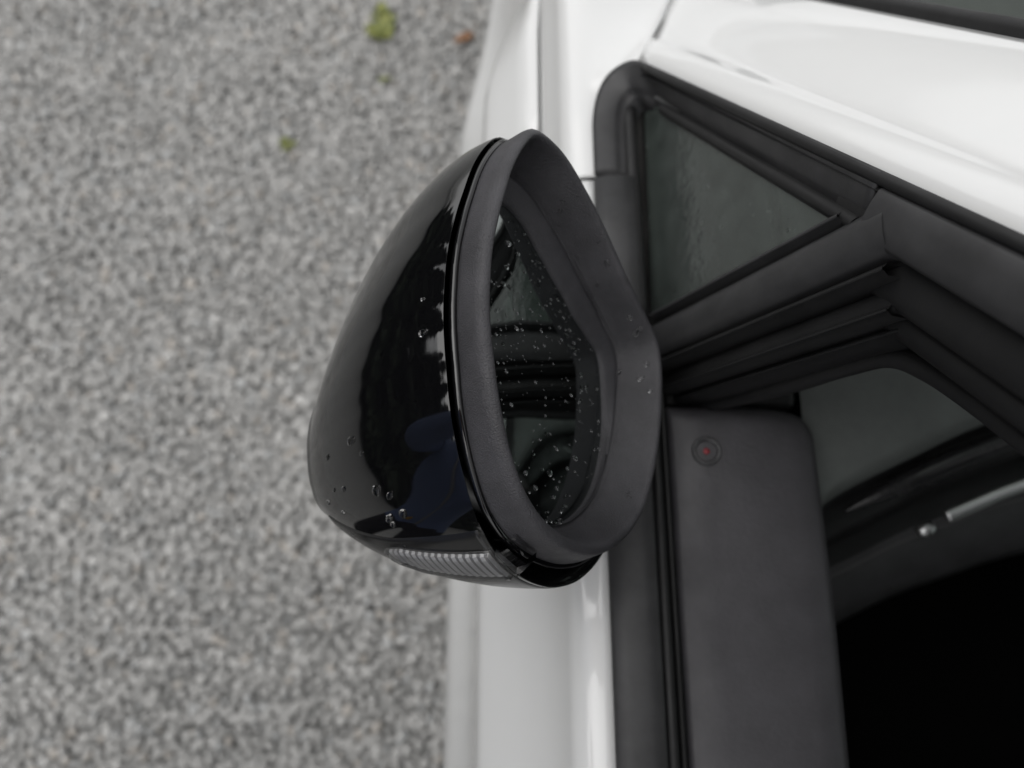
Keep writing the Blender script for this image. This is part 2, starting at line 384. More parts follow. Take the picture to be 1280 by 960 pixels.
# quarter window frame: wraps the front corner and runs up the pillar
outer = [(.0555, .2965, .973), (.0555, .318, .9735), (.0556, .338, .975), (.0585, .356, .977), (.065, .3695, .9805), (.0745, .3755, .986), (.0835, .3735, .9935)]
outer = [np.array(p) for p in outer] + [P1 + PD * s + PN * .001 for s in np.linspace(.02, .985, 12)]
inner = [(.077, .2965, .977), (.0772, .318, .977), (.0775, .332, .977), (.0785, .343, .978), (.0815, .350, .980), (.086, .3505, .983), (.0905, .345, .987)]
inner = [np.array(p) for p in inner] + [wpt(*along(s)) + np.array([0, -.0155, -.019]) for s in np.linspace(.05, .985, 12)]
oo = smooth_path(outer, 4); ii = smooth_path(inner, 4); rows = []
upn = np.array([-.6, .2, .77])
for a, b in zip(oo, ii):
    sec = []
    for q, hgt in ((0, -.014), (-.004, -.002), (.03, .0008), (.2, .0018), (.5, .0016), (.68, .0010), (.74, .0002), (.78, -.0022), (.86, -.0026), (.97, -.004), (1.0, -.014)):
        sec.append(a + (b - a) * q + upn * hgt)
    rows.append(sec)
cgrid('quarter_window_frame', rows, M_trim, cap0=True, cap1=True)
# black surround and glass of the quarter window
qy = [(.352, .9745), (.19, 1.108), (.196, .9745)]
gp = [wpt(.358, .972, .008), wpt(.20, 1.128, .008), wpt(.165, 1.13, .008), wpt(.186, .965, .008)]
def patch(name, a, b, c, d, m, n=10, bul=0, **kw):
    rows = [[(a * (1 - t) + b * t) * (1 - s) + (d * (1 - t) + c * t) * s + np.array([-.94, 0, .34]) * bul * 16 * s * (1 - s) * t * (1 - t) for t in np.linspace(0, 1, n)] for s in np.linspace(0, 1, n)]
    return cgrid(name, rows, m, **kw)
quarter_glass = patch('quarter_glass', gp[0], gp[1], gp[2], gp[3], M_qglass, bul=.002)
rows = [[(x, y, z) for x, z in ((.0775, .95), (.0775, .974), (.0795, .9765), (.084, .9765), (.0865, .974), (.0865, .95))] for y in np.linspace(.19, .352, 16)]
cgrid('quarter_glass_seal', rows, M_rubber, cap0=True, cap1=True)
strip('quarter_glass_seal', along(.1), along(.97), .0195, .0265, .003, .012, M_rubber, round_=.0015)
# divider post: front bead, satin bar, black glass run with ribs
DB, DT = (.176, .968), (.1565, 1.150)
strip('post_bead', (.1925, .970), (.174, 1.128), -.0028, .0028, .001, .012, M_trim, round_=.0022)
strip('post_bar', DB, DT, -.0108, .0112, .0, .016, M_trim, round_=.0035, n=16)
strip('glass_run', DB, (.1555, 1.146), .0122, .0175, .003, .03, M_rubber, n=16)
strip('glass_run', DB, (.1555, 1.143), .0182, .030, .014, .03, M_rubber, n=16)
strip('glass_run', DB, (.1555, 1.140), .0265, .031, .0105, .03, M_rubber, n=16)
strip('inner_post', DB, (.1555, 1.135), .0312, .0365, .022, .03, M_inner, n=16)
# upper window frame of the door along the pillar
strip('window_frame', along(1.0), along(2.35), .0045, .0255, .0005, .02, M_trim, round_=.0018, n=40)
strip('window_run', along(.99), along(2.35), .0262, .046, .013, .03, M_rubber, n=40)
strip('inner_frame', along(1.02), along(2.35), .0465, .058, .022, .03, M_inner, n=40)
strip('window_frame', along(.9), along(1.08), .000, .026, .005, .02, M_rubber)
ps = np.array([roof_blend(s) - PN * .0012 + np.array([0, -.636, -.771]) * .0016 for s in np.linspace(.0, 2.3, 60)])
P_(tube('pillar_seal', ps, .0030, M_rubber, car, ns=10))
# aperture seal: rounded rubber bead on the body behind the frame
sp = smooth_path([wpt(.146, .93, .043), wpt(.136, .99, .043), wpt(.129, 1.04, .043), wpt(.1255, 1.08, .043), wpt(.121, 1.106, .043), wpt(.108, 1.124, .043), wpt(.088, 1.1425, .043), wpt(.064, 1.162, .043), wpt(.03, 1.19, .043), wpt(-.03, 1.24, .043), wpt(-.1, 1.297, .043)], 6)
P_(tube('aperture_seal', sp, .0048, M_rubber, car, ns=12))

# ---- door card with lock indicator
rows = []
for y in np.concatenate([np.linspace(-.78, .09, 40), np.linspace(.095, .1365, 14)]):
    cr = .022; e = max(0, y - (.1365 - cr)); xin = -(cr - math.sqrt(max(cr * cr - e * e, 0)))
    drop = -.0035 * max(0, (y - .1255) / .008) ** 2
    nar = -.008 * max(0, -(y - .02)) / .25 if y > -.25 else -.0086
    xr = xin + nar
    sec = [(.0968, .93), (.0968, .958), (.0980, .9618), (.1005, .9632), (.12, .9637), (.14, .9637), (.170 + xr, .9632), (.1825 + xr, .9612), (.1890 + xr, .9560), (.1915 + xr, .945), (.192 + xr, .92), (.190 + xr, .85), (.17 + xr, .78), (.165 + xr, .6), (.15 + xr, .35)]
    rows.append([(x, y, z + drop) for x, z in sec])
door_card = cgrid('door_card', rows, M_card, cap1=True)
lx, ly, lz = .1193, .1065, .9637
def disc(name, c, prof, m, parent, n=32):
    return grid(name, [[(c[0] + r * math.cos(t), c[1] + r * math.sin(t), c[2] + h) for t in np.linspace(0, 2 * math.pi, n, endpoint=False)] for r, h in prof], m, parent, closed=True, cap1=True)
o = disc('indicator_ring', (lx, ly, lz), [(.0092, -.001), (.0090, .0014), (.0082, .0022), (.0070, .0020), (.0061, .0002), (.0055, -.002)], mat('indicator_bezel', (.05, .05, .052), .35), car); P_(o); o.parent = door_card; o.matrix_parent_inverse = Matrix.Identity(4)
o = disc('indicator_lens', (lx, ly, lz), [(.0056, -.0026), (.0052, -.0016), (.0040, -.0008), (.002, -.0003), (.0003, -.0002)], M_dashlow, car); o.parent = door_card
o = disc('lock_light', (lx, ly, lz), [(.0022, -.0012), (.0020, .0000), (.0012, .0006), (.0002, .0008)], M_red, car, 16); o.parent = door_card
# dark filler between the door card and the foot of the post
P_(box('inner_corner_trim', (.0975, .1400, .90), (.186, .42, .945), M_inner, car, .006))

# ---- dashboard
ed = smooth_path([(.19, .055, .918), (.211, .087, .922), (.27, .117, .926), (.351, .150, .928), (.5, .185, .93), (XC, .20, .93), (2 * XC - .4, .16, .925)], 8)
rows = []
for (x, y, z) in ed:
    rows.append([(x, .62, .955), (x, .42, .95), (x, y + .09, .940), (x, y + .03, .934), (x, y + .008, .929), (x, y, .921), (x + .0, y - .004, .908)])
dash = cgrid('dashboard', rows, M_dash)
rows = []
for (x, y, z) in ed:
    rows.append([(x, y - .003, .9085), (x, y - .006, .895), (x, y - .010, .878), (x, y - .030, .865), (x, y - .038, .858), (x, y - .034, .848), (x, y - .030, .835), (x, y - .045, .815), (x, y - .06, .803)])
cgrid('dash_fascia', rows, M_dashlow)
rows = []
for (x, y, z) in ed:
    rows.append([(x, y - .056, .8032), (x, y - .062, .8045), (x, y - .072, .800), (x, y - .090, .788), (x, y - .104, .770), (x, y - .110, .750), (x, y - .095, .735), (x, y - .03, .72)])
knee = cgrid('padded_dash_edge', rows, plastic('dash_leather', (.034, .034, .036), .55, 420, .0006, .3))
# stitching along the padded edge: many small stitches in one part
V = []; F = []
q = smooth_path([(x, y - .0655, .8052) for x, y, z in ed[::4]], 40)
for i in range(0, len(q) - 2, 2):
    a, b = q[i], q[i] + (q[i + 1] - q[i]) * 1.0; k = len(V); dx = np.array([0, .0009, 0]); up = np.array([0, 0, .0006])
    V += [a - dx, b - dx, b + dx, a + dx, a + (b - a) * .5 + up]; F += [(k, k + 1, k + 4), (k + 1, k + 2, k + 4), (k + 2, k + 3, k + 4), (k + 3, k, k + 4)]
st = mesh('stitching', V, F, mat('grey_thread', (.12, .12, .12), .8), car); P_(st); st.parent = knee; st.matrix_parent_inverse = Matrix.Identity(4); tag(st, kind='stuff')
# chrome blade and knob of the side air vent
cs = smooth_path([(.314, .0805, .867), (.330, .087, .868), (.36, .099, .870), (.40, .112, .872), (.47, .130, .873), (.55, .145, .873)], 8)
P_(tube('vent_blade', cs, .0048, M_chrome, car, ns=14, flat=.6))
kn = np.array([.298, .0715, .866])
P_(tube('vent_knob', [kn + np.array([-.0065, -.003, 0]) * t for t in (-1, -.8, 0, .8, 1)], [.001, .0042, .0055, .0042, .001], M_chrome, car, ns=16))
P_(tube('vent_surround', smooth_path([(.235, .082, .878), (.27, .098, .885), (.33, .122, .893), (.42, .148, .898), (.6, .17, .90)], 8), np.concatenate([np.linspace(.001, .009, 12), np.full(21, .009)]), plastic('vent_gloss', (.02, .02, .021), .3), car, ns=14))
# ---- cabin: floor, firewall, far side, seats
P_(box('cabin_floor', (.10, -1.36, .2), (2 * XC - .10, .48, .24), M_carpet, car, 0))
P_(box('firewall', (.06, .60, .24), (2 * XC - .06, .64, .94), M_carpet, car, 0))
cgrid('far_door_card', mirrored([[(.10, y, .96), (.17, y, .96), (.187, y, .92), (.17, y, .6), (.15, y, .35)] for y in np.linspace(-1.5, .13, 8)]), M_card)
cgrid('rear_door_card', [[(.10, y, .96), (.17, y, .96), (.187, y, .92), (.17, y, .6), (.15, y, .35)] for y in np.linspace(-1.5, -.82, 8)], M_card)
def wpl(y, z, far=False):
    p = wpt(y, z); return mirrored(p[None])[0] if far else p
for far in (False, True):
    for nm, y0, y1, y2, y3, m in (('b_pillar', -.86, -.74, -.70, -.80, M_trim), ('rear_side_window', -1.56, -.865, -.805, -1.50, M_glass), ('rear_quarter_panel', -2.45, -1.565, -1.505, -2.1, M_white)):
        z0, z1 = .972, 1.37
        a = wpl(y0, z0, far); b = wpl(y1, z0, far); c = wpl(y2, z1, far); d = wpl(y3, z1, far)
        patch(nm, a, b, c, d, m)
a, b, c, d = wpl(-.74, .972, True), wpl(.35, .975, True), wpl(-.08, 1.36, True), wpl(-.70, 1.37, True)
patch('far_side_window', a, b, c, d, M_glass)
def rbox(name, lo, hi, m, parent, lean=0, bev=.05):
    o = box(name, lo, hi, m, parent, bev); o.modifiers['bevel'].segments = 4
    for v_ in o.data.vertices: v_.co.y -= lean * (v_.co.z - lo[2])
    return P_(o)
for cx in (XC - .37, XC + .37):
    rbox('seat_cushion', (cx - .25, -.80, .42), (cx + .25, -.28, .56), M_seat, car)
    rbox('seat_backrest', (cx - .24, -.92, .54), (cx + .24, -.80, 1.12), M_seat, car, .35)
    rbox('headrest', (cx - .13, -1.10, 1.14), (cx + .13, -1.02, 1.30), M_seat, car, .2, .035)
# wheels
for yw in (.86, -1.74):
    for s in (0, 1):
        prof = [(.20, .10), (.30, .10), (.315, .085), (.318, .0), (.315, -.08), (.30, -.095), (.20, -.095)]
        x0 = .045 + .0; rows = []
        for r, h in prof:
            rows.append([(x0 + .10 - h, yw + r * math.cos(t), .32 + r * math.sin(t)) for t in np.linspace(0, 2 * math.pi, 40, endpoint=False)])
        ty = cgrid('wheel', rows if not s else mirrored(rows), M_tyre, closed=True)
        rr = [[(x0 + .10 - h, yw + r * math.cos(t), .32 + r * math.sin(t)) for t in np.linspace(0, 2 * math.pi, 40, endpoint=False)] for r, h in ((.205, .09), (.19, .07), (.06, .05), (.03, .06))]
        ri = grid('rim', rr if not s else mirrored(rr), M_alloy, ty, closed=True, cap1=True)

# ================================================================== the folded side mirror
MO = np.array([.02232744, .13380925, 1.10677426]); E1 = np.array([-.07766374, -.99697082, .00418607]); E2 = np.array([.63538574, -.05273108, -.77039236]); EN = np.array([.76827944, -.05717178, .63755634])
C0 = np.array([.012, .012]); NT = 192
TH = np.arange(NT) / NT * 2 * math.pi
def periodic(vals, smooth=2):
    n = len(vals); a = np.arange(n + 1) / n * 2 * math.pi; r = np.interp(TH, a, list(vals) + [vals[0]])
    for _ in range(smooth * 2): r = (np.roll(r, 1) + 2 * r + np.roll(r, -1)) / 4
    return r / 1000
RC = periodic([84.2, 86.8, 88.5, 88.2, 86.8, 83.3, 80.2, 78.8, 78.0, 79.6, 80.6, 73.2, 69.2, 68.3, 71.4, 77.0, 85.7, 97.1, 103.4, 91.4, 79.7, 71.7, 66.5, 62.3, 60.1, 58.8, 58.6, 60.7, 64.1, 69.5, 75.7, 80.8])
RBk = periodic([94.3, 97.7, 99.9, 98.9, 96.1, 91.7, 87.6, 84.9, 83.4, 84.1, 84.8, 77.8, 73.8, 72.9, 75.6, 81.3, 90.1, 102.6, 109.0, 97.4, 84.9, 76.7, 71.0, 66.5, 64.1, 62.9, 63.3, 66.1, 70.5, 76.7, 84.7, 90.7])
def angoff(pairs):
    a = [p[0] for p in pairs]; b = [p[1] for p in pairs]
    a = [a[-1] - 360] + a + [a[0] + 360]; b = [b[-1]] + b + [b[0]]
    r = np.interp(np.degrees(TH), a, b)
    for _ in range(8): r = (np.roll(r, 1) + 2 * r + np.roll(r, -1)) / 4
    return r / 1000
STEP = RC + angoff([(5, -8), (20, -9), (32, -10), (50, -11), (70, -10.5), (95, -9), (116, -8), (138, -5.5), (169, -8), (186, -12), (200, -12), (220, -8), (270, -6), (330, -7)])
GLS = RC + angoff([(5, -9), (26, -10), (40, -11), (52, -12), (68, -13), (90, -17), (100, -19), (116, -21), (151, -21), (186, -30), (200, -27), (220, -16), (270, -10), (330, -10)])
def mw(uv, h): return MO + uv[..., :1] * E1 + uv[..., 1:2] * E2 + np.asarray(h)[..., None] * EN
CS = np.stack([np.cos(TH), np.sin(TH)], -1)
def ring(Rr, h, c=None): return mw((C0 if c is None else c) + np.asarray(Rr)[:, None] * CS, np.full(NT, h))
HB = -.018
RSH = RBk + angoff([(0, 6), (12, 6.5), (28, 5), (50, 2), (80, 0), (180, 0), (300, 0), (330, 0), (345, 3)])
SHQ = (.0106, -.0289, .1247, 1.9472, 1.3013, 1.5949, 1.3346, .0407, .0)
def shell_ring(k, grow=0.0, H0=HB - .0035):
    ax, ay, D, m1, g1, m2, g2, bx, by = SHQ
    s1 = max(1 - k ** m1, 0) ** (1 / g1); s2 = max(1 - k ** m2, 0) ** (1 / g2)
    c = C0 + np.array([ax, ay]) * k + np.array([bx, by]) * k * k
    uv = c + (RSH + grow)[:, None] * np.stack([s1 * np.cos(TH), s2 * np.sin(TH)], -1)
    return mw(uv, np.full(NT, H0 - (D + grow) * k))
def kseq(n): return [1 - (1 - t) ** 2.2 for t in np.linspace(0, .985, n)]
rows = [ring(RBk - .006, HB - .012), ring(RSH - .0022, HB - .0052), ring(RSH - .0008, HB - .0045)] + [shell_ring(k) for k in np.linspace(0, 1, 64) ** 1.9 * .86]
k0_ = .86; base_ = shell_ring(k0_); mid_ = base_.mean(0); tip_ = EN * -.0105
for ph_ in np.radians(np.linspace(8, 88, 10)): rows.append(mid_ + (base_ - mid_) * math.cos(ph_) + tip_ * math.sin(ph_))
side_mirror = P_(grid('side_mirror', rows, M_piano, car, closed=True, cap1=True))
side_mirror['label'] = 'folded gloss black wing mirror with rain drops beside the open window'
def sub(o): o.parent = side_mirror; o.matrix_parent_inverse = Matrix.Identity(4); return o
def mgrid(name, rows, m, **kw): o = grid(name, rows, m, None, closed=True, **kw); return sub(o)
# gloss trim ring between shell and grained rim
mgrid('trim_ring', [ring(RBk - .008, HB - .0052), ring(RBk - .0042, HB - .0042), ring(RBk - .0026, HB - .0032), ring(RBk - .0018, HB - .0012), ring(RBk - .0022, HB + .0002), ring(RBk - .0034, HB + .0006), ring(RBk - .008, HB)], M_piano)
# grained rim: outer band, crest, inner wall down to the step
def lerp(a, b, t): return a + (b - a) * t
rows = [ring(RBk - .012, HB - .002), ring(RBk - .0052, HB - .0008), ring(RBk - .0040, HB + .0004)]
for t in (.12, .3, .5, .68, .82): rows.append(ring(lerp(RBk - .0038, RC + .0034, t ** .9), lerp(HB + .001, -.0035, t)))
rows += [ring(RC + .0030, -.0026), ring(RC + .0022, -.0014), ring(RC + .0012, -.0005), ring(RC, 0), ring(RC - .0011, -.0004), ring(RC - .002, -.0014), ring(RC - .0026, -.003)]
for t in (.25, .5, .75, .95): rows.append(ring(lerp(RC - .003, STEP + .0008, t), lerp(-.0045, -.019, t)))
rows += [ring(STEP, -.0202), ring(STEP - .0004, -.0225), ring(STEP - .0014, -.0226), ring(STEP - .002, -.0212)]
for t in (.1, .4, .7, 1): rows.append(ring(lerp(STEP - .002, GLS, t), lerp(-.0208, -.0246, t)))
rows += [ring(GLS - .0006, -.0257), ring(GLS - .0012, -.028)]
mirror_rim = mgrid('mirror_rim', rows, M_rim)
# glass: slightly convex, set a little askew in the rim
GT = (.00, .0)
grow = []
for q in (1.0, .9, .7, .5, .3, .1, .01):
    c = C0; uv = c + (GLS * q)[:, None] * CS
    grow.append(mw(uv, -.0264 + .0022 * (1 - q * q) + GT[0] * uv[:, 0] + GT[1] * uv[:, 1]))
mgrid('mirror_glass', grow, M_mirror, cap1=True)
# patches lying on the shell skin: (angle, depth) coordinates
def skin(thd, k, lift):
    r = shell_ring(k, 0); i = (thd % 360) / 360 * NT; i0 = int(i) % NT; fr = i - int(i)
    p = r[i0] * (1 - fr) + r[(i0 + 1) % NT] * fr
    q0 = r[(i0 - 1) % NT]; q1 = r[(i0 + 2) % NT]; r2 = shell_ring(min(k + .01, .995)); r1 = shell_ring(max(k - .01, 0.0))
    nn = np.cross(q1 - q0, r2[i0] - r1[i0]); nn /= np.linalg.norm(nn) + 1e-9
    if nn @ (p - (MO - EN * .05)) < 0: nn = -nn
    return p + nn * lift
def skin_patch(name, k0, k1, th0, th1, lift, m, nk=30, nt=14, rib=None):
    """raised patch on the shell skin between the depth lines k0, k1 and the angle edges th0(k), th1(k)"""
    rows = []
    for a in range(nk):
        k = k0 + (k1 - k0) * a / (nk - 1); row = []
        for b in range(nt):
            edge = min(a, nk - 1 - a, b, nt - 1 - b)
            l = -.0012 if edge == 0 else lift * (.8 if edge == 1 else 1)
            if rib and edge > 0: l += rib * (a % 2)
            t0, t1 = th0(k), th1(k); q = b / (nt - 1)
            row.append(skin(t0 + (t1 - t0) * q, k, l))
        rows.append(row)
    return sub(grid(name, rows, m, smooth=rib is None))
def lin(*pairs): return lambda k: float(np.interp(k, [p[0] for p in pairs], [p[1] for p in pairs]))
seam = lin((0, 339), (.064, 339.6), (.28, 341.3), (.4, 342.6), (.65, 343.3), (.8, 343.5))
diffuse_veil(M_lens, (.5, .5, .5), .10, 60)
skin_patch('lower_cap', .004, .80, seam, lin((0, 400), (.8, 385)), .0005, M_cap, 60, 30)
lt0 = lin((0, 346.6), (.4, 346.9), (.49, 349.5)); lt1 = lin((0, 358.3), (.36, 358.2), (.44, 355.5), (.49, 350.6))
refl = skin_patch('indicator_reflector', .012, .47, lambda k: lt0(k) + .5, lambda k: lt1(k) - .5, .0018, M_reflect, 33, 10, rib=.0004)
refl.data.materials.append(mat('indicator_slot', (.16, .16, .165), .35, metal=.3))
for p in refl.data.polygons: p.material_index = 1 if (p.index // 9) % 2 else 0
skin_patch('indicator_lens', .006, .485, lt0, lt1, .0034, M_lens, 44, 14)
# clear end block of the indicator, stepping over the gap on to the rim
rows = []
for t in np.linspace(348.2, 357.6, 10):
    i = int(round((t % 360) / 360 * NT)) % NT; fr_ = (t % 360) / 360 * NT - int((t % 360) / 360 * NT); i0 = int((t % 360) / 360 * NT) % NT
    def pick_(rg): return rg[i0] * (1 - fr_) + rg[(i0 + 1) % NT] * fr_
    rows.append([pick_(ring(RSH - .003, HB - .004)), pick_(ring(RSH + .0012, HB - .0035)), pick_(ring(RBk + .0016, HB + .0025)), pick_(ring(RBk - .0012, HB + .0058)), pick_(ring(RBk - .004, HB + .0060))])
sub(grid('indicator_end_block', rows, glassmat('clear_end_plastic', (.95, .95, .95), 1.6), None, cap0=True, cap1=True, smooth=False))
# foot of the mirror, reaching to the door
ft = smooth_path([mw(np.array([[-.045, .03]]), np.array([-.05]))[0], mw(np.array([[-.06, .05]]), np.array([-.07]))[0], np.array([.0, .205, .955]), np.array([.02, .20, .925])], 6)
sub(tube('mirror_foot', ft, .024, M_rim, None, ns=20))

# ================================================================== rain drops on the mirror
def drop_mesh(name, seed):
    r = random.Random(seed); n = 12; rows = []
    wob = [1 + .12 * math.sin(2 * a + r.uniform(0, 6)) * r.random() + .06 * math.sin(3 * a) for a in np.linspace(0, 2 * math.pi, n, endpoint=False)]
    for rr, h in ((1.0, -.04), (.97, .16), (.85, .34), (.62, .47), (.32, .54), (.04, .56)):
        rows.append([(rr * wob[i] * math.cos(a), rr * wob[i] * math.sin(a), h) for i, a in enumerate(np.linspace(0, 2 * math.pi, n, endpoint=False))])
    P = np.array(rows); me = bpy.data.meshes.new(name)
    F = gridfaces(len(rows), n, True) + [tuple(range((len(rows) - 1) * n, len(rows) * n)), tuple(range(n))[::-1]]
    me.from_pydata([tuple(v) for v in P.reshape(-1, 3)], [], F); me.update()
    bm = bmesh.new(); bm.from_mesh(me); bmesh.ops.recalc_face_normals(bm, faces=bm.faces); bm.to_mesh(me); bm.free()
    me.polygons.foreach_set('use_smooth', [True] * len(me.polygons)); me.materials.append(M_water); return me
DROPS = [drop_mesh('water_drop', i) for i in range(8)]
def put_drop(p, n, rad, stretch, label, group):
    n = Vector(n).normalized(); down = Vector((0, 0, -1)); t = (down - n * down.dot(n)).normalized(); u = n.cross(t)
    m = Matrix((u, t, n)).transposed().to_4x4(); m.translation = Vector(p)
    o = bpy.data.objects.new('water_drop', random.choice(DROPS)); link(o)
    o.matrix_world = m @ Matrix.Diagonal((rad, rad * stretch, rad * .8, 1)); tag(o, label, 'water drop', group); return o
DROP_SHELL = [(-0.0734, 0.0822, 1.0892, -0.666, -0.267, 0.696, 3.4, 1.5), (-0.0884, 0.0786, 1.0716, -0.754, -0.26, 0.604, 2.4, 1.3), (-0.0787, 0.0629, 1.0733, -0.658, -0.443, 0.609, 2.4, 1.2), (-0.0848, 0.0635, 1.0668, -0.696, -0.439, 0.568, 1.6, 1.2), (-0.0893, 0.0593, 1.0571, -0.735, -0.48, 0.479, 2.2, 1.2), (-0.08, 0.0535, 1.064, -0.65, -0.57, 0.502, 1.8, 1.2), (-0.0676, 0.0757, 1.0917, -0.623, -0.343, 0.703, 1.7, 1.5), (-0.0601, 0.0597, 1.0888, -0.577, -0.451, 0.681, 4.2, 1.1), (-0.0473, 0.0493, 1.0918, -0.516, -0.539, 0.666, 3.6, 1), (-0.0541, 0.0479, 1.0851, -0.53, -0.582, 0.617, 3.2, 1.3), (-0.0534, 0.057, 1.0925, -0.553, -0.458, 0.696, 2.6, 1.6), (-0.037, 0.1192, 1.1275, -0.518, -0.145, 0.843, 2.6, 1.6), (-0.0376, 0.1339, 1.1286, -0.536, -0.027, 0.844, 1.5, 1.3), (-0.0526, 0.0456, 1.084, -0.512, -0.627, 0.587, 2.4, 1.2)]
DROP_RIM = [(0.025, 0.2031, 1.0921, -0.046, -0.802, 0.596, 1.8, 1.3), (0.024, 0.2002, 1.088, -0.051, -0.809, 0.585, 2, 1.3), (0.0241, 0.196, 1.0821, -0.078, -0.82, 0.566, 2.4, 1), (0.0436, 0.1883, 1.0783, -0.262, -0.741, 0.619, 1.4, 1.4), (0.0333, 0.1842, 1.069, -0.068, -0.712, 0.699, 1.8, 1.1), (0.0483, 0.1801, 1.0708, -0.29, -0.732, 0.617, 3, 1.2), (0.0444, 0.1734, 1.0603, -0.299, -0.785, 0.542, 2.7, 1.2), (0.0624, 0.1586, 1.0499, -0.292, -0.721, 0.628, 2.4, 1.1), (0.0659, 0.1518, 1.0442, -0.297, -0.661, 0.689, 2.4, 1.4), (0.0678, 0.1538, 1.047, -0.288, -0.691, 0.663, 2.2, 1.4), (0.0587, 0.1725, 1.0652, 0.196, -0.623, 0.757, 2.5, 1), (0.0051, 0.1951, 1.0914, 0.417, -0.584, 0.697, 2.6, 1.3), (0.0199, 0.1808, 1.0734, 0.417, -0.484, 0.769, 1.9, 1), (0.0161, 0.1702, 1.0669, -0.156, -0.791, 0.592, 2.8, 1.2), (0.0253, 0.1623, 1.0587, 0.268, -0.543, 0.796, 2.6, 1.4), (0.0287, 0.154, 1.0495, -0.144, -0.8, 0.582, 2.5, 1.5), (0.0397, 0.1543, 1.0466, 0.332, -0.506, 0.796, 2, 1.4), (0.0469, 0.1316, 1.0332, 0.05, -0.232, 0.972, 2.1, 1.5), (0.0453, 0.1372, 1.0351, 0.125, -0.357, 0.926, 2.8, 1), (0.0138, 0.1903, 1.0832, 0.414, -0.519, 0.748, 1.6, 1.1), (-0.0046, 0.1996, 1.1051, 0.7, -0.624, 0.347, 2.9, 1.2), (0.0538, 0.1124, 1.0315, 0.702, -0.042, 0.711, 2.4, 1.2), (0.0576, 0.1347, 1.0318, -0.494, -0.202, 0.846, 2.2, 1.2), (0.0733, 0.1224, 1.0367, -0.359, 0.026, 0.933, 2, 1.3), (0.0579, 0.0651, 1.0461, -0.181, 0.476, 0.861, 2.3, 1.5), (0.0687, 0.1299, 1.035, -0.355, -0.089, 0.931, 2.5, 1.5), (0.0466, 0.1365, 1.0337, 0.075, -0.279, 0.957, 2.8, 1.5), (0.0718, 0.1371, 1.0378, -0.371, -0.289, 0.882, 2.5, 1.1), (0.045, 0.1315, 1.0333, 0.051, -0.254, 0.966, 2.8, 1.5)]
DROP_GLASS = [(-0.0015, 0.1756, 1.0997, 0.768, -0.057, 0.638, 2.47, 1.3), (0.0028, 0.1729, 1.0942, 0.768, -0.057, 0.638, 2.21, 1.1), (-0.0028, 0.1628, 1.1002, 0.768, -0.057, 0.638, 2.34, 1.3), (-0.0007, 0.1611, 1.0974, 0.768, -0.057, 0.638, 1.43, 1), (-0.0014, 0.1537, 1.0976, 0.768, -0.057, 0.638, 2.34, 1.6), (0.0014, 0.1522, 1.0942, 0.768, -0.057, 0.638, 1.17, 1.5), (-0.0074, 0.1393, 1.1036, 0.768, -0.057, 0.638, 1.69, 1.1), (0.0022, 0.1404, 1.0922, 0.768, -0.057, 0.638, 1.56, 1.5), (0.0147, 0.1518, 1.0781, 0.768, -0.057, 0.638, 2.34, 1), (0.0086, 0.1354, 1.0839, 0.768, -0.057, 0.638, 1.95, 1), (-0.0055, 0.1288, 1.1003, 0.768, -0.057, 0.638, 2.21, 1.2), (-0.0041, 0.1249, 1.0983, 0.768, -0.057, 0.638, 2.47, 1.6), (-0.0007, 0.1183, 1.0936, 0.768, -0.057, 0.638, 1.82, 1.6), (0.003, 0.1113, 1.0885, 0.768, -0.057, 0.638, 1.56, 1), (0.0058, 0.1655, 1.09, 0.768, -0.057, 0.638, 1.95, 1), (-0.0027, 0.1489, 1.0988, 0.768, -0.057, 0.638, 1.3, 1.2), (0.0101, 0.1466, 1.0832, 0.768, -0.057, 0.638, 1.95, 1.1), (0.0243, 0.1552, 1.0668, 0.768, -0.057, 0.638, 1.17, 1.5), (0.0021, 0.1067, 1.0892, 0.768, -0.057, 0.638, 1.56, 1.6), (-0.0042, 0.1539, 1.101, 0.768, -0.057, 0.638, 2.47, 1.2), (-0.0007, 0.1183, 1.0936, 0.768, -0.057, 0.638, 1.82, 1.3), (0.0027, 0.1069, 1.0884, 0.768, -0.057, 0.638, 2.08, 1.4), (0.0041, 0.1025, 1.0864, 0.768, -0.057, 0.638, 1.95, 1.4), (0.0157, 0.09, 1.0714, 0.768, -0.057, 0.638, 2.47, 1.3), (0.014, 0.0726, 1.0718, 0.768, -0.057, 0.638, 1.69, 1.4), (0.027, 0.0765, 1.0565, 0.768, -0.057, 0.638, 1.43, 1.2), (0.0177, 0.0721, 1.0673, 0.768, -0.057, 0.638, 2.6, 1.3), (0.0214, 0.0659, 1.0622, 0.768, -0.057, 0.638, 1.95, 1), (0.0111, 0.0637, 1.0745, 0.768, -0.057, 0.638, 1.69, 1.3), (0.0259, 0.0583, 1.0561, 0.768, -0.057, 0.638, 1.04, 1.4), (0.0062, 0.0694, 1.0809, 0.768, -0.057, 0.638, 2.08, 1), (0.0353, 0.1199, 1.0503, 0.768, -0.057, 0.638, 2.08, 1.3), (0.0097, 0.0785, 1.0775, 0.768, -0.057, 0.638, 2.08, 1.2), (0.0227, 0.0507, 1.0593, 0.768, -0.057, 0.638, 2.08, 1.4), (0.0167, 0.0538, 1.0668, 0.768, -0.057, 0.638, 1.04, 1), (0.0311, 0.0827, 1.0521, 0.768, -0.057, 0.638, 2.08, 1.6), (0.0198, 0.0614, 1.0638, 0.768, -0.057, 0.638, 1.43, 1.3), (0.0055, 0.0925, 1.0838, 0.768, -0.057, 0.638, 1.95, 1.2)]
SK = np.array([shell_ring(k) for k in np.linspace(0, .97, 120)])
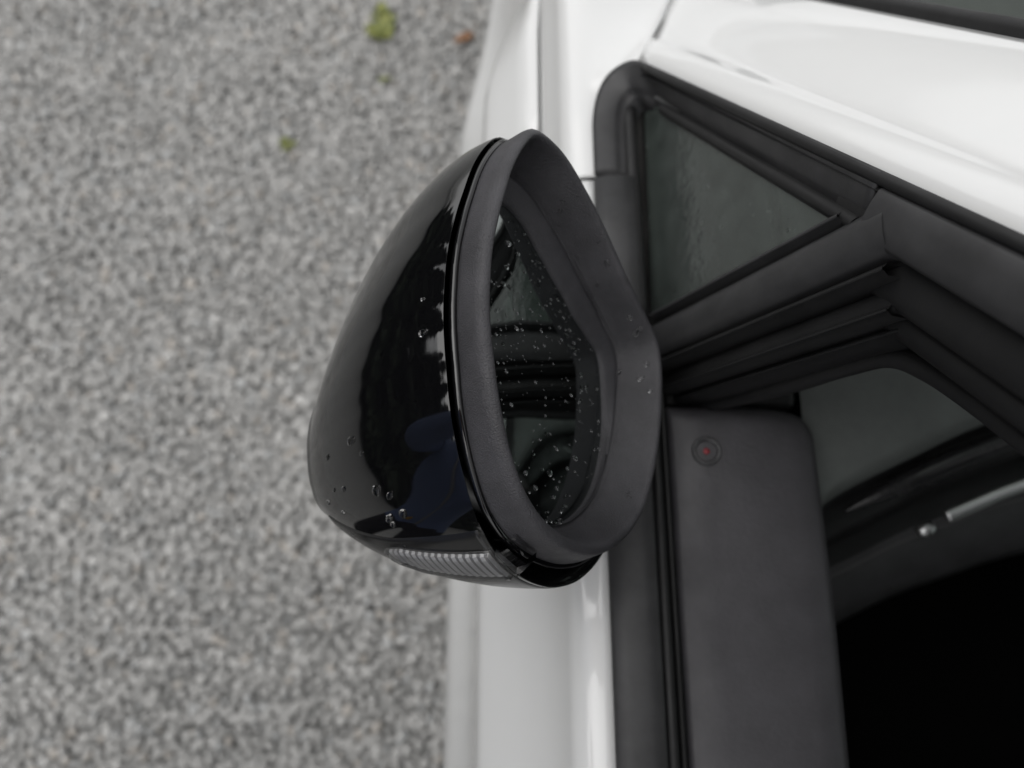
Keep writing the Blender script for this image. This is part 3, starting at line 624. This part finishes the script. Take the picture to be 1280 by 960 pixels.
def on_shell(p, n):
    d = ((SK - np.array(p)) ** 2).sum(-1); i = np.unravel_index(d.argmin(), d.shape)
    return np.array(p) + np.array(n) * float((SK[i] - np.array(p)) @ np.array(n))
for d in DROP_SHELL: put_drop(on_shell(d[:3], d[3:6]), d[3:6], d[6] * .0006, d[7] * 1.15, 'clear rain drop clinging to the gloss black mirror shell', 'rain drops on the mirror shell')
for d in DROP_RIM: put_drop(d[:3], d[3:6], d[6] * .00062, d[7], 'small rain drop on the grained inner rim around the mirror glass', 'rain drops on the mirror rim')
for d in DROP_GLASS: put_drop(d[:3], d[3:6], d[6] * .00062, d[7], 'small bright rain drop on the dark mirror glass', 'rain drops on the mirror glass')

# fine spatter too small to pick apart: one mass on the glass
V = []; F = []
srng = random.Random(11)
for i in range(420):
    t = srng.uniform(0, 2 * math.pi); q = math.sqrt(srng.random()) * .97; k = int(t / (2 * math.pi) * NT) % NT
    uv = C0 + GLS[k] * q * np.array([math.cos(t), math.sin(t)]); r_ = .00022 + .0008 * srng.random() ** 3
    c = mw(uv[None], np.array([-.0264 + .0022 * (1 - q * q)]))[0]; b0 = len(V); ns = 7
    V += [c + (E1 * math.cos(a) + E2 * math.sin(a) * 1.3) * r_ for a in np.linspace(0, 6.283, ns, endpoint=False)]
    V += [c + (E1 * math.cos(a) + E2 * math.sin(a) * 1.3) * r_ * .7 + EN * r_ * .45 for a in np.linspace(0, 6.283, ns, endpoint=False)] + [c + EN * r_ * .62]
    F += [(b0 + j, b0 + (j + 1) % ns, b0 + ns + (j + 1) % ns, b0 + ns + j) for j in range(ns)] + [(b0 + ns + j, b0 + ns + (j + 1) % ns, b0 + 2 * ns) for j in range(ns)] + [tuple(range(b0, b0 + ns))[::-1]]
tag(mesh('rain_spatter', V, F, M_water), 'fine pale rain spatter covering the dark mirror glass', 'rain spatter', kind='stuff')

def beads(name, spots, label):
    V = []; F = []; ns = 8
    for p, n, r_ in spots:
        n = np.array(n) / np.linalg.norm(n); u = np.cross(n, (0, 1, .2)); u /= np.linalg.norm(u); w_ = np.cross(n, u); b0 = len(V); st_ = srng.uniform(.9, 1.5)
        for q, h in ((1, -.05), (.85, .32), (.5, .5)): V += [p + (u * math.cos(a) * st_ + w_ * math.sin(a)) * r_ * q + n * r_ * h for a in np.linspace(0, 6.283, ns, endpoint=False)]
        V.append(p + n * r_ * .56)
        for l in (0, 1): F += [(b0 + l * ns + j, b0 + l * ns + (j + 1) % ns, b0 + (l + 1) * ns + (j + 1) % ns, b0 + (l + 1) * ns + j) for j in range(ns)]
        F += [(b0 + 2 * ns + j, b0 + 2 * ns + (j + 1) % ns, b0 + 3 * ns) for j in range(ns)] + [tuple(range(b0, b0 + ns))[::-1]]
    tag(mesh(name, V, F, M_water), label, 'rain beads', kind='stuff')
WN = np.array([-.94, 0, .34]); sp_ = []
for i in range(120):      # quarter glass
    a, b = srng.random(), srng.random()
    p = (gp[0] * (1 - a) + gp[1] * a) * (1 - b) + (gp[3] * (1 - a) + gp[2] * a) * b
    sp_.append((p + WN * .0012 * 16 * a * b * (1 - a) * (1 - b) * .9, WN, .0004 + .0012 * srng.random() ** 2.5))
beads('rain_beads', sp_, 'scattered rain beads on the dark triangular quarter window')

# ================================================================== greenery and litter on the gravel
M_weed = mat('weed_green', (.16, .20, .035), .6); bsdf(M_weed).inputs['Transmission Weight'].default_value = 0
L(M_weed, ramp(M_weed, noise_tex(M_weed, 60, 3), [(.35, (.14, .17, .045)), (.7, (.29, .30, .08))]), bsdf(M_weed).inputs['Base Color'])
def weed(loc, n, size, seed, label, tilt=.5):
    r = random.Random(seed); root = empty('weed', loc); tag(root, label, 'weed', 'weeds in the gravel')
    for i in range(n):
        a = r.uniform(0, 6.28); ln = size * r.uniform(.5, 1.1); wd = ln * r.uniform(.22, .34); el = r.uniform(.35, 1.2); bx, by = r.uniform(-.3, .3) * size, r.uniform(-.5, .5) * size
        rows = []
        for t in np.linspace(0, 1, 7):
            c = np.array([bx + math.cos(a) * ln * t * math.cos(el * (1 - .5 * t)), by + math.sin(a) * ln * t * math.cos(el * (1 - .5 * t)), .004 + ln * t * math.sin(el * (1 - .55 * t))])
            sd = np.array([-math.sin(a), math.cos(a), 0]) * wd * math.sin(math.pi * min(1, t * .92 + .06)) ** .8
            rows.append([c - sd, c + np.array([0, 0, -wd * .25 * math.sin(math.pi * t)]), c + sd])
        grid('leaf', rows, M_weed, root)
    return root
weed((-.292, 1.30, .012), 34, .036, 1, 'largest yellow-green weed tuft in the gravel near the top of the picture')
weed((-.300, 1.345, .012), 16, .026, 5, 'small pale weed tuft just in front of the largest tuft')
weed((-.283, 1.168, .010), 7, .014, 2, 'tiny faint green sprout on gravel below the largest tuft')
weed((-.485, 1.0, .010), 15, .020, 3, 'small green weed alone in the open gravel left of the mirror tip')
M_leaf = mat('dead_leaf_brown', (.26, .13, .06), .7)
L(M_leaf, ramp(M_leaf, noise_tex(M_leaf, 90, 4), [(.3, (.16, .075, .035)), (.7, (.34, .18, .09))]), bsdf(M_leaf).inputs['Base Color'])
rows = []
for t in np.linspace(0, 1, 9):
    wd = .013 * math.sin(math.pi * (t * .9 + .05)) ** .7
    rows.append([(-.13 + .045 * t, 1.262 + .016 * t + v_ * wd, .020 + .006 * math.sin(3 * t) + .005 * abs(v_) + .002 * math.sin(9 * t + v_)) for v_ in (-1, -.5, 0, .5, 1)])
tag(grid('dead_leaf', rows, M_leaf, None, solid=.0006), 'curled brown dead leaf on the gravel close to the car fender', 'leaf')

# ================================================================== unseen trees, added to darken the reflection in the gloss shell
M_needle = mat('spruce_needles', (.035, .05, .028), .7); M_bark = mat('spruce_bark', (.06, .045, .035), .9)
L(M_needle, ramp(M_needle, noise_tex(M_needle, 3, 4), [(.3, (.02, .032, .018)), (.7, (.055, .075, .04))]), bsdf(M_needle).inputs['Base Color'])
def spruce_meshes(h, seed):
    r = random.Random(seed); V = []; F = []
    for i in range(3200):
        z = h * (.08 + .92 * r.random() ** 1.25); rad_ = (1 - z / h) * h * .25 * (.35 + .65 * r.random() ** .5) * (1 + .25 * math.sin(z * 5)); a = r.uniform(0, 6.28)
        c = np.array([math.cos(a) * rad_, math.sin(a) * rad_, z - rad_ * .35]); s_ = r.uniform(.28, .55); d = np.array([math.cos(a), math.sin(a), -.5]) * s_; e = np.array([-math.sin(a), math.cos(a), r.uniform(-.4, .4)]) * s_ * .55
        k = len(V); V += [c - d * .6, c + e, c + d, c - e]; F += [(k, k + 1, k + 2), (k, k + 2, k + 3)]
    me = bpy.data.meshes.new('crown'); me.from_pydata([tuple(v) for v in V], [], F); me.materials.append(M_needle)
    tr = bpy.data.meshes.new('trunk'); n = 10; T = [(rr * math.cos(a), rr * math.sin(a), z) for z, rr in ((0, .2), (h * .4, .13), (h * .97, .02)) for a in np.linspace(0, 6.283, n, endpoint=False)]
    tr.from_pydata(T, [], gridfaces(3, n, True)); tr.materials.append(M_bark); return me, tr
SPR = [spruce_meshes(9.0, i) for i in range(3)]
for i in range(18):
    root = empty('reflection_spruce', (-10.5 - (i % 2) * 1.8 - random.random(), -13 + i * 1.5 + random.uniform(-.4, .4), 0)); root.scale = (.95, .95, random.uniform(.90, 1.02))
    tag(root, 'unseen spruce tree added to darken the reflection in the gloss black mirror shell', 'tree', 'spruce row added for the shell reflection')
    for nm, me in zip(('crown', 'trunk'), SPR[i % 3]): link(bpy.data.objects.new(nm, me), root)

# ================================================================== the person taking the picture (seen mirrored in the shell)
M_jacket = mat('navy_jacket', (.13, .18, .34), .7); M_trouser = mat('dark_trousers', (.012, .012, .015), .85)
M_skin = mat('skin', (.50, .31, .23), .5); M_shoe = mat('dark_shoes', (.02, .018, .016), .6); M_hair = mat('brown_hair', (.03, .02, .014), .7)
bump(M_jacket, noise_tex(M_jacket, 30, 5), .5, .01)
JT = {'pel': ((-.62, -.46, .97), .135), 'bel': ((-.595, -.41, 1.10), .14), 'che': ((-.555, -.335, 1.27), .150), 'upc': ((-.525, -.285, 1.38), .115), 'nek': ((-.490, -.235, 1.475), .055), 'hd0': ((-.470, -.205, 1.535), .062), 'hd1': ((-.452, -.185, 1.60), .085), 'hd2': ((-.455, -.20, 1.66), .078),
      'ls': ((-.66, -.17, 1.395), .062), 'le': ((-.46, -.03, 1.20), .048), 'lw': ((-.17, -.01, 1.365), .031), 'lp': ((-.105, -.008, 1.405), .030),
      'rs': ((-.40, -.40, 1.395), .062), 're': ((-.15, -.36, 1.22), .048), 'rw': ((.10, -.135, 1.385), .031), 'rp': ((.125, -.075, 1.42), .030),
      'lh': ((-.69, -.385, .92), .095), 'lk': ((-.69, -.36, .50), .068), 'la': ((-.70, -.42, .09), .045), 'lt': ((-.63, -.315, .035), .036),
      'rh': ((-.55, -.53, .92), .095), 'rk': ((-.53, -.50, .50), .068), 'ra': ((-.54, -.56, .09), .045), 'rt': ((-.46, -.465, .035), .036)}
for k_ in JT:      # the body stands a little back from the door; elbows and hands stay at the phone
    if k_ not in ('le', 'lw', 'lp', 're', 'rw', 'rp'): p_, r_ = JT[k_]; JT[k_] = ((p_[0] - .07, p_[1] - .03, p_[2]), r_)
keys = list(JT); ix = {k: i for i, k in enumerate(keys)}
verts = [JT[k][0] for k in keys]; rads = [JT[k][1] for k in keys]
edges = [(ix[a], ix[b]) for a, b in ('pel bel', 'bel che', 'che upc', 'upc nek', 'nek hd0', 'hd0 hd1', 'hd1 hd2', 'upc ls', 'ls le', 'le lw', 'lw lp', 'upc rs', 'rs re', 're rw', 'rw rp', 'pel lh', 'lh lk', 'lk la', 'la lt', 'pel rh', 'rh rk', 'rk ra', 'ra rt') for a, b in [(a, b)]] if False else [(ix[p.split()[0]], ix[p.split()[1]]) for p in ('pel bel', 'bel che', 'che upc', 'upc nek', 'nek hd0', 'hd0 hd1', 'hd1 hd2', 'upc ls', 'ls le', 'le lw', 'lw lp', 'upc rs', 'rs re', 're rw', 'rw rp', 'pel lh', 'lh lk', 'lk la', 'la lt', 'pel rh', 'rh rk', 'rk ra', 'ra rt')]
def finger(base, pts, r0):
    k = ix[base]
    for p in pts:
        verts.append(p); rads.append(r0); edges.append((k, len(verts) - 1)); k = len(verts) - 1; r0 *= .93
# phone: held level just above the lens, long side across
PHX, PHT = .078, .0042
for i, yy in enumerate((.028, .010, -.008, -.026)):
    sh = (0, .004, .002, -.004)[i]
    finger('lp', [(-.098, yy, 1.440), (-.075 + sh, yy, 1.4465), (-.055 + sh, yy, 1.447)], .0085)
    finger('rp', [(.128, yy - .045, 1.452), (.118 - sh, yy - .028, 1.4565), (.100 - sh, yy - .018, 1.4565)], .0085)
finger('lp', [(-.100, -.045, 1.405), (-.083, -.048, 1.421), (-.066, -.040, 1.424)], .0095)
finger('rp', [(.118, -.105, 1.418), (.100, -.068, 1.424), (.086, -.050, 1.427)], .0095)
me = bpy.data.meshes.new('person'); me.from_pydata(verts, edges, [])
person = link(bpy.data.objects.new('person', me))
md = person.modifiers.new('skin', 'SKIN'); md.use_smooth_shade = True
lay = me.skin_vertices[0].data if me.skin_vertices else None
if lay is None:
    bm = bmesh.new(); bm.from_mesh(me); bm.verts.layers.skin.verify(); bm.to_mesh(me); bm.free(); lay = me.skin_vertices[0].data
for i, r_ in enumerate(rads): lay[i].radius = (r_, r_)
lay[0].use_root = True
person.modifiers.new('sub', 'SUBSURF').levels = 2; person.modifiers['sub'].render_levels = 2
dg = bpy.context.evaluated_depsgraph_get(); ev = person.evaluated_get(dg); nm = bpy.data.meshes.new_from_object(ev)
person.modifiers.clear(); person.data = nm; nm.materials.clear()
for m_ in (M_jacket, M_trouser, M_skin, M_shoe): nm.materials.append(m_)
for p in nm.polygons:
    c = p.center
    hand = (c - Vector(JT['lw'][0])).dot(Vector(JT['lp'][0]) - Vector(JT['lw'][0])) > 0 and c.x > -.2 and c.x < 0 or (c - Vector(JT['rw'][0])).dot(Vector(JT['rp'][0]) - Vector(JT['rw'][0])) > 0 and c.x > .05
    p.material_index = 2 if (hand or c.z > 1.475 and c.x < -.3) else 0 if c.z > .95 else 1 if c.z > .085 else 3
    p.use_smooth = True
tag(person, 'person in a dark navy jacket reflected in the gloss mirror shell, holding a phone', 'person')
hd = Vector((-.522, -.225, 1.615)); fw = Vector((.80, .60, 0)).normalized()
rows = []
for i, t in enumerate(np.linspace(.02, 1.75, 12)):
    rows.append([tuple(hd - fw * .012 + Vector((math.cos(a) * math.sin(t) * .100, math.sin(a) * math.sin(t) * .100, math.cos(t) * .118)) * (1 if (math.cos(a) * fw.x + math.sin(a) * fw.y) < .45 or t < .75 else .82)) for a in np.linspace(0, 6.283, 24, endpoint=False)])
grid('hair', rows, M_hair, person, closed=True, cap0=True)
fc = hd + fw * .085
rows = [[tuple(fc + Vector((0, 0, z)) + fw * (d + .0) + Vector((-fw.y, fw.x, 0)) * u * wd) for u in (-1, -.5, 0, .5, 1) for d in [dp * (1 - u * u)]] for z, dp, wd in ((.012, .002, .006), (-.01, .012, .010), (-.028, .022, .014), (-.036, .010, .014), (-.040, 0, .010))]
grid('nose', rows, M_skin, person)
for sgn in (-1, 1):
    e0 = hd + fw * .083 + Vector((-fw.y, fw.x, 0)) * .031 * sgn + Vector((0, 0, .004))
    rows = [[tuple(e0 + fw * (.008 * math.cos(t)) + Vector((-fw.y, fw.x, 0)) * (.012 * math.sin(t) * math.cos(a)) + Vector((0, 0, 1)) * (.007 * math.sin(t) * math.sin(a))) for a in np.linspace(0, 6.283, 12, endpoint=False)] for t in (.05, .6, 1.2, 1.6)]
    grid('eye', rows, M_shoe, person, closed=True, cap0=True)
    e0 = hd + Vector((-fw.y, fw.x, 0)) * .092 * sgn
    grid('ear', [[tuple(e0 + Vector((-fw.y, fw.x, 0)) * sgn * .010 * math.cos(t) + fw * .020 * math.sin(t) * math.cos(a) + Vector((0, 0, 1)) * .032 * math.sin(t) * math.sin(a)) for a in np.linspace(0, 6.283, 12, endpoint=False)] for t in (.05, .7, 1.3, 1.6)], M_skin, person, closed=True, cap0=True)
# zip and chest badge of the jacket
zp = [Vector(JT[k][0]) + fw * (JT[k][1] * 1.0) for k in ('pel', 'bel', 'che', 'upc')]
tube('zip', smooth_path([tuple(p) for p in zp], 6), .007, mat('grey_zip', (.25, .25, .26), .4), person, ns=8)
box('pocket_patch', (-.66, -.365, .985), (-.605, -.352, 1.035), mat('amber_patch', (.45, .25, .03), .6), person, .003)
# phone
M_phone = mat('dark_phone', (.02, .02, .022), .25)
ph = box('phone', (-.0785, -.055, .004), (.0785, .023, .0122), M_phone, None, .003)
ph.matrix_world = Matrix.Translation((0, 0, 1.425)) @ Matrix.Rotation(R(18), 4, 'X')
tag(ph, 'dark slim phone held level over the mirror by the person', 'phone')
M_face = mat('phone_screen', (.01, .01, .012), .08)
so = box('screen', (-.0755, -.0525, .0124), (.0755, .0205, .0128), M_face, ph, 0)
